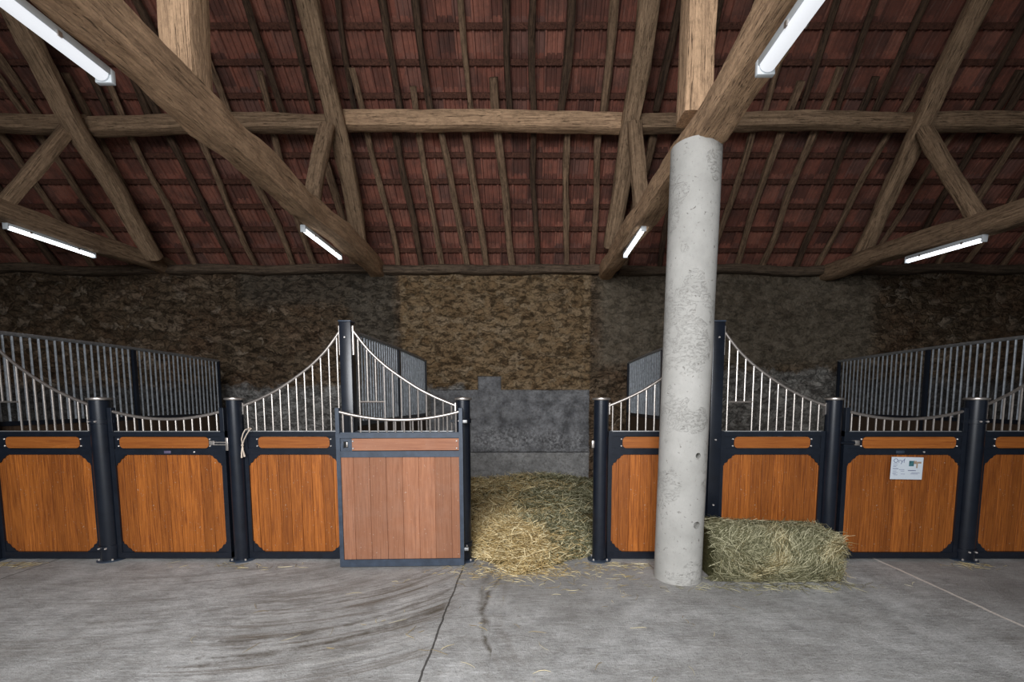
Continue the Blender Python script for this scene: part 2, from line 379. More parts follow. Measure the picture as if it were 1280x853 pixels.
# ------------------------------------------------------------------ mesh helpers
class MB:
    def __init__(s): s.v = []; s.f = []
    def box(s, x0, x1, y0, y1, z0, z1, mat=None, bev=0):
        if bev:
            e = bev; n = len(s.v)
            # chamfered along all edges: 24 corner verts through a small bmesh
            bm = bmesh.new(); bmesh.ops.create_cube(bm, size=1)
            for vv in bm.verts: vv.co = Vector(((x0+x1)/2 + vv.co.x*(x1-x0), (y0+y1)/2 + vv.co.y*(y1-y0), (z0+z1)/2 + vv.co.z*(z1-z0)))
            bmesh.ops.bevel(bm, geom=list(bm.edges), offset=e, segments=2, affect='EDGES', profile=.5)
            bm.verts.index_update()
            for vv in bm.verts: s.v.append(tuple(mat @ vv.co) if mat else tuple(vv.co))
            for ff in bm.faces: s.f.append(tuple(n + vv.index for vv in ff.verts))
            bm.free(); return s
        n = len(s.v)
        for x, y, z in ((x0,y0,z0),(x1,y0,z0),(x1,y1,z0),(x0,y1,z0),(x0,y0,z1),(x1,y0,z1),(x1,y1,z1),(x0,y1,z1)):
            s.v.append(tuple(mat @ Vector((x,y,z))) if mat else (x,y,z))
        for f in ((0,3,2,1),(4,5,6,7),(0,1,5,4),(1,2,6,5),(2,3,7,6),(3,0,4,7)): s.f.append(tuple(n+i for i in f))
        return s
    def tube(s, pts, r, seg=8, cap=True):
        pts = [Vector(p) for p in pts]; n0 = len(s.v); m = len(pts)
        rs = r if isinstance(r, (list, tuple)) else [r]*m
        up = None
        for i, p in enumerate(pts):
            d = (pts[min(i+1, m-1)] - pts[max(i-1, 0)]).normalized()
            if up is None: up = Vector((0,0,1)) if abs(d.z) < .9 else Vector((0,1,0))
            a = d.cross(up).normalized(); b2 = a.cross(d).normalized(); up = b2
            for k in range(seg):
                q = 2*pi*k/seg
                s.v.append(tuple(p + a*cos(q)*rs[i] + b2*sin(q)*rs[i]))
        for i in range(m-1):
            for k in range(seg):
                s.f.append((n0+i*seg+k, n0+i*seg+(k+1)%seg, n0+(i+1)*seg+(k+1)%seg, n0+(i+1)*seg+k))
        if cap:
            s.f.append(tuple(n0+k for k in reversed(range(seg)))); s.f.append(tuple(n0+(m-1)*seg+k for k in range(seg)))
        return s
    def lathe(s, prof, cx=0, cy=0, seg=24, axis='z', cz=0):
        n0 = len(s.v)
        for r, z in prof:
            for k in range(seg):
                q = 2*pi*k/seg
                if axis == 'z': s.v.append((cx+r*cos(q), cy+r*sin(q), cz+z))
                elif axis == 'y': s.v.append((cx+r*cos(q), cy+z, cz+r*sin(q)))
                else: s.v.append((cx+z, cy+r*cos(q), cz+r*sin(q)))
        for i in range(len(prof)-1):
            for k in range(seg):
                s.f.append((n0+i*seg+k, n0+i*seg+(k+1)%seg, n0+(i+1)*seg+(k+1)%seg, n0+(i+1)*seg+k))
        s.f.append(tuple(n0+k for k in reversed(range(seg)))); s.f.append(tuple(n0+(len(prof)-1)*seg+k for k in range(seg)))
        return s
    def prism(s, poly, y0, y1):       # poly in x,z; extruded along y
        n0 = len(s.v); m = len(poly)
        for y in (y0, y1):
            for x, z in poly: s.v.append((x, y, z))
        s.f.append(tuple(n0+i for i in range(m))); s.f.append(tuple(n0+m+i for i in reversed(range(m))))
        for i in range(m): s.f.append((n0+i, n0+(i+1)%m, n0+m+(i+1)%m, n0+m+i))
        return s
    def build(s, name, mat, parent=None, smooth=False, loc=None):
        me = bpy.data.meshes.new(name); me.from_pydata(s.v, [], s.f)
        bm = bmesh.new(); bm.from_mesh(me); bmesh.ops.recalc_face_normals(bm, faces=bm.faces)
        bm.to_mesh(me); bm.free()
        me.materials.append(mat)
        if smooth:
            me.polygons.foreach_set('use_smooth', [True]*len(me.polygons))
            try: me.set_sharp_from_angle(angle=radians(40))
            except Exception: pass
        o = bpy.data.objects.new(name, me); C.objects.link(o)
        if parent: o.parent = parent
        if loc: o.location = loc
        return o
def tag(o, label=None, cat=None, group=None, kind=None):
    if label: o['label'] = label
    if cat: o['category'] = cat
    if group: o['group'] = group
    if kind: o['kind'] = kind
    return o
def empty(name, loc, rz=0):
    o = bpy.data.objects.new(name, None); C.objects.link(o); o.location = loc; o.rotation_euler = (0, 0, rz)
    o.empty_display_size = .1
    return o
def copy_tree(o, parent=None):
    c = o.copy(); C.objects.link(c)
    if parent: c.parent = parent
    for ch in list(o.children): copy_tree(ch, c)
    return c

# timber along its own z axis: pts = centre line in the world
def timber(name, pts, w, h, mat, seed=0, rough=.012, wob=.0, expo=5, taper=1.0, step=.09, hscale=None):
    rnd = random.Random(seed)
    P = [Vector(p) for p in pts]; A = P[0]; D = (P[-1]-A); Ln = D.length; zd = D.normalized()
    xd = Vector((0,0,1)).cross(zd)
    if xd.length < .05: xd = Vector((1,0,0))
    xd.normalize(); yd = zd.cross(xd)
    mat4 = Matrix((( xd.x, yd.x, zd.x, A.x), (xd.y, yd.y, zd.y, A.y), (xd.z, yd.z, zd.z, A.z), (0,0,0,1)))
    inv = mat4.inverted(); loc = [inv @ p for p in P]
    n = max(3, int(Ln/step)); seg = 20; v = []; f = []
    off = rnd.uniform(0, 99)
    def centre(z):
        for a, b in zip(loc, loc[1:]):
            if z <= b.z or b is loc[-1]:
                u = (z-a.z)/max(1e-6, b.z-a.z); u = max(0, min(1, u)); return a.lerp(b, u)
    for i in range(n+1):
        z = Ln*i/n; c = centre(z); tp = 1+(taper-1)*i/n
        wx = wob*noise.noise(Vector((z*.8, off, 0))) ; wy = wob*noise.noise(Vector((z*.8, off+7, 3)))
        for k in range(seg):
            q = 2*pi*(k+.5)/seg; cq, sq = cos(q), sin(q)
            rr = (abs(cq)**expo + abs(sq)**expo)**(-1/expo)
            nn = rough*(noise.noise(Vector((cq*1.5+off, sq*1.5, z*2.2))) + .5*noise.noise(Vector((cq*4+off, sq*4, z*7))))
            r_ = rr*tp
            v.append((c.x+wx + cq*(r_*w/2+nn), c.y+wy + sq*(r_*h/2+nn), z))
    for i in range(n):
        for k in range(seg):
            f.append((i*seg+k, i*seg+(k+1)%seg, (i+1)*seg+(k+1)%seg, (i+1)*seg+k))
    f.append(tuple(reversed(range(seg)))); f.append(tuple(n*seg+k for k in range(seg)))
    me = bpy.data.meshes.new(name); me.from_pydata(v, [], f); me.materials.append(mat)
    me.polygons.foreach_set('use_smooth', [True]*len(me.polygons))
    try: me.set_sharp_from_angle(angle=radians(38))
    except Exception: pass
    o = bpy.data.objects.new(name, me); C.objects.link(o); o.matrix_world = mat4
    return o

# ------------------------------------------------------------------ setting: floor, walls, roof
MS = 1.15                                   # roof slope, rise over run
def plane_z(y): return 5.80 + MS*(6.62-y)
RN = Vector((0, MS, 1)).normalized()        # outward normal of the back slope
def rp(x, y, off):                          # point on the roof plane, off metres outside it
    return Vector((x, y, plane_z(y))) + RN*off

fl = MB().box(-12.3, 12.3, -12, 8.6, -.25, 0).build('floor', FLOORM); tag(fl, kind='structure')

WY = 8.2
def wall_back():
    v = []; f = []; nx = 400; nz = 84; x0, x1, z0, z1 = -12, 12, 0, 3.92
    for j in range(nz+1):
        z = z0+(z1-z0)*j/nz
        for i in range(nx+1):
            x = x0+(x1-x0)*i/nx
            p = Vector((x*2.2, 0, z*4.6)); p += Vector((1,1,1))*noise.noise(Vector((x*3, 5, z*3)))*.5
            d, _ = noise.voronoi(p)
            rough = 1.0
            if -1.75 < x < 1.13 and z < 1.76: rough = .08
            elif x > 1.15 and 2.05 < z and x < 6.3: rough = .35
            elif -3.25 < x < -2.28: rough = .4
            dep = rough*(.05*min(1, (d[1]-d[0])*2.2) + .02*noise.noise(Vector((x*9, 2, z*9)))) + .03*noise.noise(Vector((x*.7, 1, z*.7)))
            if rough < .1: dep += .045
            v.append((x, WY-dep, z))
    for j in range(nz):
        for i in range(nx):
            a = j*(nx+1)+i; f.append((a, a+1, a+nx+2, a+nx+1))
    n = len(v)
    v += [(x0, WY+.4, z0), (x1, WY+.4, z0), (x1, WY+.4, z1), (x0, WY+.4, z1)]
    f.append((n+1, n, n+3, n+2))
    top = [nz*(nx+1)+i for i in range(nx+1)]; f.append(tuple(top + [n+2, n+3]))
    bot = list(range(nx+1)); f.append(tuple(reversed(bot)) + (n, n+1))
    f.append(tuple([j*(nx+1) for j in range(nz+1)] + [n+3, n])); f.append(tuple([j*(nx+1)+nx for j in reversed(range(nz+1))] + [n+1, n+2]))
    me = bpy.data.meshes.new('wall_back'); me.from_pydata(v, [], f); me.materials.append(WALLM)
    me.polygons.foreach_set('use_smooth', [True]*len(me.polygons))
    o = bpy.data.objects.new('wall_back', me); C.objects.link(o); return tag(o, kind='structure')
wall_back()
RIDGE_Y = 2.2; RIDGE_Z = plane_z(RIDGE_Y); FRONT_Y = -4.3
for nm, sx in (('wall_left', -1), ('wall_right', 1)):
    x = sx*12.0
    mb = MB(); poly = [(-4.3, 0), (8.6, 0), (8.6, 3.5), (RIDGE_Y, RIDGE_Z+.05), (-4.3, 3.95)]
    a, b2 = sorted((x, x+sx*.3)); n0 = 0
    for xx in (a, b2):
        for y, z in poly: mb.v.append((xx, y, z))
    mb.f += [tuple(range(5)), tuple(reversed(range(5, 10)))] + [(i, (i+1)%5, 5+(i+1)%5, 5+i) for i in range(5)]
    tag(mb.build(nm, WALLM), kind='structure')

def ceiling():
    v = []; f = []
    prof = [(0, -.008), (.10, -.008), (.13, .024), (.30, .026), (.33, .012), (.38, .012), (.41, .026), (.56, .026), (.59, .004), (.66, .004), (.69, .026), (.94, .024), (.97, -.008)]
    xs = []
    k = -53
    while k*TW < 12.3:
        for u, h in prof: xs.append(((k+u)*TW, h))
        k += 1
    ncol = len(xs); rows = []
    y = 8.745; c = 0
    while y > RIDGE_Y + .05:
        for u, o in ((0, .045), (.90, .004), (.985, .0)):
            rows.append((y-CS*u, o, c))
        y -= CS; c += 1
    rows.append((y, .03, c))
    for ry, off, c in rows:
        for x, h in xs:
            jj = .006*noise.noise(Vector((math.floor(x/TW+.001)*3.1, c*2.7, 0)))
            v.append(tuple(rp(x, ry, off+h+jj)))
    for j in range(len(rows)-1):
        for i in range(ncol-1):
            a = j*ncol+i; f.append((a, a+1, a+ncol+1, a+ncol))
    # front slope, down to the open side
    n = len(v); yl = rows[-1][0]; zl = plane_z(yl)+.05
    for i in range(25):
        x = xs[0][0] + (xs[-1][0]-xs[0][0])*i/24
        v += [(x, yl, zl), (x, -4.9, 3.35)]
    for i in range(24): f.append((n+2*i, n+2*i+1, n+2*i+3, n+2*i+2))
    n = len(v); xa, xb = xs[0][0], xs[-1][0]
    for x in (xa, xb): v += [tuple(rp(x, 8.745, .14)), tuple(rp(x, RIDGE_Y, .14)), (x, -4.9, 3.5), (x, -4.9, 3.35), (x, yl, zl), tuple(rp(x, 8.745, .045))]
    f += [(n, n+1, n+7, n+6), (n+1, n+2, n+8, n+7), (n+2, n+3, n+9, n+8), (n+5, n, n+6, n+11),
          tuple(range(n, n+6)), tuple(range(n+11, n+5, -1))]
    me = bpy.data.meshes.new('ceiling'); me.from_pydata(v, [], f); me.materials.append(TILEM)
    o = bpy.data.objects.new('ceiling', me); C.objects.link(o); tag(o, kind='structure')
    return o
ceil = ceiling()

# ordinals used in the labels
ORD = ['first','second','third','fourth','fifth','sixth','seventh','eighth','ninth','tenth','eleventh','twelfth','thirteenth','fourteenth','fifteenth','sixteenth','seventeenth','eighteenth','nineteenth','twentieth']
# battens under the courses
for i in range(13):
    y = 8.745 - CS*(i+1) + .012
    if y < 5.3: break
    o = MB()
    yy = y; p0 = rp(-12, yy, -.012)
    for s_ in range(24):
        xa, xb = -12+s_, -11+s_
        d0 = .006*noise.noise(Vector((xa*.5, i*3, 0))); d1 = .006*noise.noise(Vector((xb*.5, i*3, 0)))
        n0 = len(o.v)
        for xx, dd in ((xa, d0), (xb, d1)):
            for a, b2 in ((-.032, -.016), (.032, -.016), (.032, .012), (-.032, .012)):
                q = rp(xx, yy+a*.656+dd, b2-.012); o.v.append((q.x, q.y, q.z))
        for k in range(4): o.f.append((n0+k, n0+(k+1)%4, n0+4+(k+1)%4, n0+4+k))
    o.f.append((0,1,2,3)); o.f.append((len(o.v)-1, len(o.v)-2, len(o.v)-3, len(o.v)-4))
    ob = o.build('roof_batten', BATTEN)
    tag(ob, 'thin horizontal batten under the red tiles, %s one up from the wall top' % ORD[i], 'batten', 'horizontal battens under the roof tiles')

# ------------------------------------------------------------------ roof timbers
# tie beams
tb = timber('tie_beam', [(-2.62, -3.9, 3.835), (-2.62, 3.0, 3.84), (-2.63, 8.5, 3.87)], .25, .265, OAK, 3, .026, .05, 12)
tag(tb, 'large squared oak tie beam crossing the upper left, carrying the thick square post', 'beam', 'tie beams')
tb = timber('tie_beam', [(1.44, -3.9, 3.74), (1.41, 3.86, 3.735), (1.40, 8.5, 3.80)], .265, .265, OAK, 8, .026, .05, 5)
tag(tb, 'large oak tie beam resting on the round concrete column', 'beam', 'tie beams')
tb = timber('tie_beam', [(-6.42, -3.9, 3.82), (-6.4, 5.7, 3.86), (-6.4, 8.5, 3.90)], .27, .25, OAKD, 12, .02, .06, 4)
tag(tb, 'dark oak tie beam at the far left edge with a small tube light', 'beam', 'tie beams')
tb = timber('tie_beam', [(5.3, -3.9, 3.30), (5.3, 3.4, 3.42), (5.3, 5.0, 3.56), (5.3, 6.2, 3.68), (5.3, 7.3, 3.74), (5.3, 8.5, 3.83)], .28, .27, OAKD, 15, .02, .04, 2.8)
tag(tb, 'curved rounded tie beam at the far right edge with a small tube light', 'beam', 'tie beams')

# principal rafters: from the beam ends up the slope (extended to the ridge)
def ext(a, b, yend):
    a = Vector(a); b = Vector(b); t_ = (yend-a.y)/(b.y-a.y); return a + (b-a)*t_
for (a, b2, lab, sd, ww) in (((-2.68, 7.52, 4.06), (-2.56, 5.68, 6.20), 'squared slanting roof timber rising from the wall end of the big left tie beam', 21, .24),
                     ((1.37, 7.52, 4.13), (1.455, 5.68, 6.20), 'squared slanting roof timber just left of the concrete column top', 22, .25),
                     ((-6.08, 7.52, 3.95), (-5.98, 5.68, 6.02), 'slanting roof timber at the far left, crossing the end of the long purlin', 23, .24),
                     ((5.42, 7.52, 3.93), (5.30, 5.68, 6.20), 'rounded slanting roof timber on the right, above the curved tie beam', 24, .23)):
    e = ext(a, b2, 3.1); s0 = ext(a, b2, 7.58)
    tag(timber('principal_rafter', [s0, e], ww, .20, OAKD, sd, .016, .07, 4, 1.0), lab, 'roof timber', 'main slanting roof timbers')

# struts between tie beams and principals
for a, b2, lab, sd in (((-2.60, 5.72, 3.98), (-2.68, 6.36, 5.20), 'short angled strut between the big left tie beam and the slanting timber', 31),
                   ((1.46, 5.95, 3.95), (1.46, 6.38, 5.24), 'short angled strut partly hidden behind the concrete column beam', 32),
                   ((-6.40, 5.72, 3.92), (-6.20, 6.40, 5.22), 'short angled strut at the far left edge of the roof', 33),
                   ((5.32, 5.52, 3.66), (5.34, 6.38, 5.16), 'short angled strut on the right, resting on the curved tie beam', 34)):
    tag(timber('strut', [a, b2], .19, .15, OAKD, sd, .012, .03, 4), lab, 'strut', 'short struts')

# posts on the tie beams
tag(timber('timber_post', [(-2.63, 3.73, 3.965), (-2.65, 3.74, 7.7)], .25, .25, OAK, 41, .01, .02, 9), 'thick squared upright post standing on the big left tie beam', 'post', 'upright roof posts')
tag(timber('timber_post', [(1.375, 3.92, 3.86), (1.40, 3.92, 7.6)], .24, .25, OAK, 42, .01, .02, 7), 'squared upright post standing on the tie beam above the concrete column', 'post', 'upright roof posts')

# purlin in lengths between the principals
for xa, xb, za, zb, lab, sd, hh in ((-12, -6.05, 5.42, 5.39, 'leftmost length of the long horizontal purlin, beyond the far left slanting timber', 51, .21),
                     (-6.05, -2.62, 5.36, 5.42, 'horizontal purlin length crossing behind the big left tie beam', 52, .21),
                     (-2.62, 1.42, 5.44, 5.40, 'horizontal purlin length in the centre, pale and squared with a long crack', 53, .23),
                     (1.42, 5.36, 5.40, 5.41, 'horizontal purlin length right of the concrete column', 54, .20),
                     (5.36, 12, 5.42, 5.42, 'rightmost length of the long horizontal purlin', 55, .22)):
    m_ = OAK if sd == 53 else OAKD
    tag(timber('purlin', [(xa, 6.60, za-.025), ((xa+xb)/2, 6.60, (za+zb)/2-.01), (xb, 6.60, zb-.025)], .20, hh, m_, sd, .012, .05, 5), lab, 'purlin', 'lengths of the long purlin')

# wall plates on the wall head
for xa, xb, z, lab, sd in ((-12, -6.5, 3.84, 'dark timber on the wall head at the far left', 61), (-6.3, -2.75, 3.85, 'dark timber on the wall head left of the big tie beam', 62),
                       (-2.5, 1.34, 3.84, 'dark timber on the wall head in the centre', 63), (1.60, 5.15, 3.84, 'dark timber on the wall head right of the concrete column', 64), (5.45, 12, 3.84, 'dark timber on the wall head at the far right', 65)):
    tag(timber('wall_plate', [(xa, 8.14, z), (xb, 8.14, z)], .22, .15, PLATE, sd, .015, .06, 4), lab, 'beam', 'timbers lying on the wall head')

# common rafters
bays = [('far left bay', -6.1), ('left bay', -2.6), ('central bay', 1.42), ('right bay', 5.35), ('far right bay', 99)]
rnd = random.Random(5)
upper = [(-2.318, -2.436), (-1.78, -1.774), (-1.35, -1.347), (-.812, -.786), (-.274, -.258), (.078, .079), (.567, .471), (1.066, 1.066)]
lower = [(-2.292, -2.268), (-1.889, -1.848), (-1.566, -1.512), (-1.244, -1.078), (-.887, -.714), (-.426, -.266), (.069, .196), (.587, .70), (1.048, 1.134)]
def jit(xs, k=.04): return [(x+rnd.uniform(-k, k), x+rnd.uniform(-k, k)) for x in xs]
allu = jit([-8.6, -8.1, -7.5]) + [(-6.95, -6.88)] + jit([-6.35, -5.85, -5.3]) + [(-4.78, -4.68), (-4.12, -4.16), (-3.443, -3.432), (-2.924, -2.97)] + upper + \
    [(1.88, 1.80), (2.36, 2.44), (2.80, 2.86), (3.28, 3.30), (3.775, 3.83), (4.244, 4.35), (4.85, 4.89), (5.62, 5.66), (6.18, 6.24)] + jit([6.75, 7.3, 7.8, 8.4])
alll = jit([-8.7, -8.2, -7.6]) + [(-7.03, -6.95), (-6.20, -6.34), (-5.66, -5.79), (-5.175, -5.14), (-4.755, -4.79), (-4.2, -4.14), (-3.62, -3.70), (-3.08, -3.02)] + lower + \
    [(1.76, 1.70), (2.22, 2.32), (2.74, 2.66), (3.172, 3.22), (3.636, 3.682), (4.16, 4.09), (4.668, 4.705), (5.19, 5.10), (6.13, 5.99), (6.55, 6.60)] + jit([7.1, 7.7, 8.3])
def bay_of(x):
    for n_, lim in bays:
        if x < lim: return n_
def near(x, lst): return any(abs(x-q) < .13 for q in lst)
upx = [b_ for a_, b_ in allu]; lox = [a_ for a_, b_ in alll]
cnt = {}
for kind, lst in (('upper', allu), ('lower', alll)):
    for x0, x1 in sorted(lst):
        bn = bay_of((x0+x1)/2); cnt[(kind, bn)] = cnt.get((kind, bn), 0) + 1; k = cnt[(kind, bn)]
        d = rnd.uniform(.070, .108)
        if kind == 'upper':
            # x0 at plan y 5.95, x1 at the purlin
            sl = (x1-x0)/.74; cf = near(x1, lox)
            pa = rp(x1 + sl*.07, 6.745 if cf else 6.92, -.06-d/2); pb = rp(x0 - sl*1.5, 4.2, -.06-d/2)
            lab = 'thin rough rafter above the purlin, %s from the left in the %s' % (ORD[k-1], bn)
        else:
            cf = near(x0, upx)
            ye = 6.80 if cf else 6.50+rnd.uniform(-.1, .1); sl = (x1-x0)/1.28
            pa = rp(x1+sl*.12, 8.24, -.06-d/2); pb = rp(x0 - sl*(6.84-ye), ye, -.06-d/2)
            lab = 'thin crooked rafter below the purlin, %s from the left in the %s' % (ORD[k-1], bn)
        o = timber('rafter', [pa, pb], d, d*.85, RAFTU if (kind == 'upper' and k % 4) or (kind == 'lower' and k % 5 == 2) else RAFT, rnd.randint(0, 9999), .016, .075, 3, rnd.uniform(.85, 1.1), .12)
        tag(o, lab, 'rafter', 'thin rafters %s the purlin' % ('above' if kind == 'upper' else 'below'))

# ------------------------------------------------------------------ concrete column
cm = MB(); prof = []
for i in range(41):
    z = 3.597*i/40; prof.append((.2, z))
cm.lathe(prof, 0, 0, 64)
n_ = len(cm.v)
cm.v = [(x*(1+.012*noise.noise(Vector((x*3, y*3, z*1.5)))) + z*.015, y, z) for x, y, z in cm.v]
col = cm.build('concrete_column', COLM, smooth=True, loc=(1.325, 3.86, 0))
tag(col, 'round pale concrete column with two small holes, holding up the tie beam', 'column')
cut_me = MB()
for (hx, hz, r) in ((.078, 1.10, .026), (.088, .515, .034)):
    cut_me.lathe([(r, -.30), (r*.85, -.10)], hx, 0, 14, 'y', hz)
cutter = cut_me.build('cut', COLM, loc=(1.325, 3.86, 0))
bo = col.modifiers.new('b', 'BOOLEAN'); bo.object = cutter; bo.operation = 'DIFFERENCE'; bo.solver = 'EXACT'
bpy.context.view_layer.update()
dg = bpy.context.evaluated_depsgraph_get()
nm_ = bpy.data.meshes.new_from_object(col.evaluated_get(dg))
col.modifiers.clear(); col.data = nm_; nm_.name = 'concrete_column'
bpy.data.objects.remove(cutter, do_unlink=True)

# ------------------------------------------------------------------ fluorescent lights
def fixture(xc, y0, y1, z, lab, wide=.11, glow=True, tilt=0, dx=0):
    root = empty('tube_light', (xc, (y0+y1)/2, z)); ln = y1-y0; h = ln/2
    root.rotation_euler = (tilt, 0, dx)
    tag(root, lab, 'light', 'fluorescent lights on the tie beams')
    MB().box(-wide/2, wide/2, -h, h, .0, .05, bev=.008).build('housing', PLASTIC, root, True)
    d = MB(); n = 10; poly = []
    for i in range(n+1):
        q = pi*i/n; poly.append((-cos(q)*wide*.46, -sin(q)*.042))
    for yy in (-h+.03, h-.03):
        for x, z_ in poly: d.v.append((x, yy, z_+.001))
    m = n+1
    for i in range(n): d.f.append((i, i+1, m+i+1, m+i))
    d.f.append((n, 0, m, m+n)); d.f.append(tuple(range(m))); d.f.append(tuple(reversed(range(m, 2*m))))
    d.build('diffuser', TUBEM if glow else DIFFM, root, True)
    for sg in (-1, 1):
        e = MB(); cw = .018 if wide > .1 else .009; e.box(-wide/2-.002, wide/2+.002, sg*h-cw, sg*h+cw, -.044, .045, bev=.006)
        e.build('end_cap', PLASTIC, root, True)
        for s2_ in (-1, 1):
            xa, xb = sorted((s2_*(wide/2-.001), s2_*(wide/2+.008)))
            MB().box(xa, xb, sg*h*.55-.012, sg*h*.55+.012, -.01, .02).build('clip', GALV, root)
    return root
fixture(-2.76, 1.62, 3.14, 3.66, 'large lit tube light at the top left corner under the squared tie beam', .105, False)
fixture(1.44, 1.50, 2.91, 3.555, 'large lit tube light at the top right of the concrete column', .105, False)
fixture(-2.76, 5.75, 6.85, 3.665, 'slim lit tube light at the wall end of the big left tie beam', .06)
fixture(1.385, 5.55, 6.55, 3.60, 'slim lit tube light just left of the concrete column near the wall', .06)
fixture(-6.42, 5.75, 6.88, 3.70, 'slim lit tube light at the far left edge', .065)
fixture(5.28, 5.38, 6.45, 3.46, 'slim lit tube light under the curved beam at the far right', .065, True, radians(4))

# ------------------------------------------------------------------ stable fronts
Y0 = 4.30
XT = [-5.19, -1.70, 1.79, 5.28]
XL = [-4.07, -2.785, -.61, .706, 2.92, 4.272]

def low_post(x, r, lab, collars=(), flange=.095):
    root = empty('gate_post', (x, Y0, 0)); tag(root, lab, 'post', 'round low gate posts')
    MB().lathe([(r, .008), (r, 1.56)], seg=28).build('shaft', NAVY, root, True)
    MB().lathe([(r-.01, 1.555), (r+.014, 1.558), (r+.017, 1.566), (r+.015, 1.575), (r*.5, 1.583), (.004, 1.585)], seg=28).build('cap', GALV, root, True)
    fl_ = MB().lathe([(flange+.02, 0), (flange+.02, .008), (flange+.012, .011), (r, .013)], seg=24).build('base_plate', NAVYL, root, True)
    for k in range(4):
        q = pi/4+pi/2*k
        MB().lathe([(.009, .010), (.009, .024), (.005, .028)], (flange-.003)*cos(q), (flange-.003)*sin(q), 6).build('bolt', BOLT, fl_)
    for z, s in collars:
        c = MB(); c.lathe([(r+.002, z-.022), (r+.010, z-.020), (r+.010, z+.020), (r+.002, z+.022)], seg=24)
        c.box(s*r, s*(r+.055), -.014, .014, z-.014, z+.014) if s > 0 else c.box(-(r+.055), -r, -.014, .014, z-.014, z+.014)
        co = c.build('hinge_collar', NAVY, root, True)
        for bx in (-.032, .032):
            MB().lathe([(.0085, 0), (.0085, -.014), (.005, -.018)], bx, -(r+.004), 8, 'y', z).build('bolt', BOLT, co, True)
    return root
low_post(XL[0], .082, 'round navy gate post furthest left, with hinge collars', ((1.355, 1), (.135, 1)))
p2 = low_post(XL[1], .070, 'round navy gate post with a loop of twine, second from the left')
low_post(XL[2], .066, 'round navy post hinging the open pale door, left side of the doorway', ((1.36, -1), (.16, -1)))
p4 = low_post(XL[3], .070, 'round navy post on the right side of the hay filled doorway')
low_post(XL[4], .070, 'round navy gate post behind the right end of the hay bale')
low_post(XL[5], .082, 'round navy gate post furthest right, with hinge collars', ((1.355, -1), (.10, -1)))
MB().box(-.088, -.066, -.02, .012, 1.10, 1.17, bev=.004).build('latch_keeper', GALV, p4, True)
MB().box(-.092, -.066, -.03, .0, 1.075, 1.20, bev=.004).build('latch_keeper', GALV, p2, True)

def tall_post(x, lab):
    root = empty('partition_post', (x, Y0+.02, 0)); tag(root, lab, 'post', 'tall square posts')
    MB().box(-.055, .055, -.055, .055, .01, 2.285, bev=.006).build('shaft', NAVY, root, True)
    MB().box(-.060, .060, -.060, .060, 2.283, 2.297, bev=.004).build('cap', NAVYL, root, True)
    fp = MB().box(-.09, .09, -.09, .09, 0, .012, bev=.002).build('base_plate', NAVYL, root)
    for z in (2.14, 1.18, .55):
        MB().lathe([(.009, 0), (.009, -.010), (.005, -.014)], 0, -.055, 8, 'y', z).build('bolt', BOLT, root, True)
    return root
tall_post(XT[0], 'tall square navy post just outside the left edge')
tall_post(XT[1], 'tall square navy post behind the open pale door')
tall_post(XT[2], 'tall square navy post just right of the concrete column')
tall_post(XT[3], 'tall square navy post just outside the right edge')

CUR = [(0, 2.21), (.143, 2.025), (.309, 1.875), (.474, 1.76), (.642, 1.655), (.81, 1.575), (1, 1.50)]
def curz(t):
    for (a, za), (b, zb) in zip(CUR, CUR[1:]):
        if t <= b: break
    # Catmull style smoothing through a fine lerp
    return za + (zb-za)*(t-a)/(b-a)
def smooth_curve(n=28):
    import itertools
    pts = [(i/n, curz(i/n)) for i in range(n+1)]
    for _ in range(3):
        pts = [pts[0]] + [(pts[i][0], (pts[i-1][1]+2*pts[i][1]+pts[i+1][1])/4) for i in range(1, n)] + [pts[-1]]
    return pts
SC = smooth_curve()
def sc_at(t):
    t = max(0, min(1, t)); i = min(len(SC)-2, int(t*(len(SC)-1))); u = t*(len(SC)-1)-i
    return SC[i][1]*(1-u)+SC[i+1][1]*u

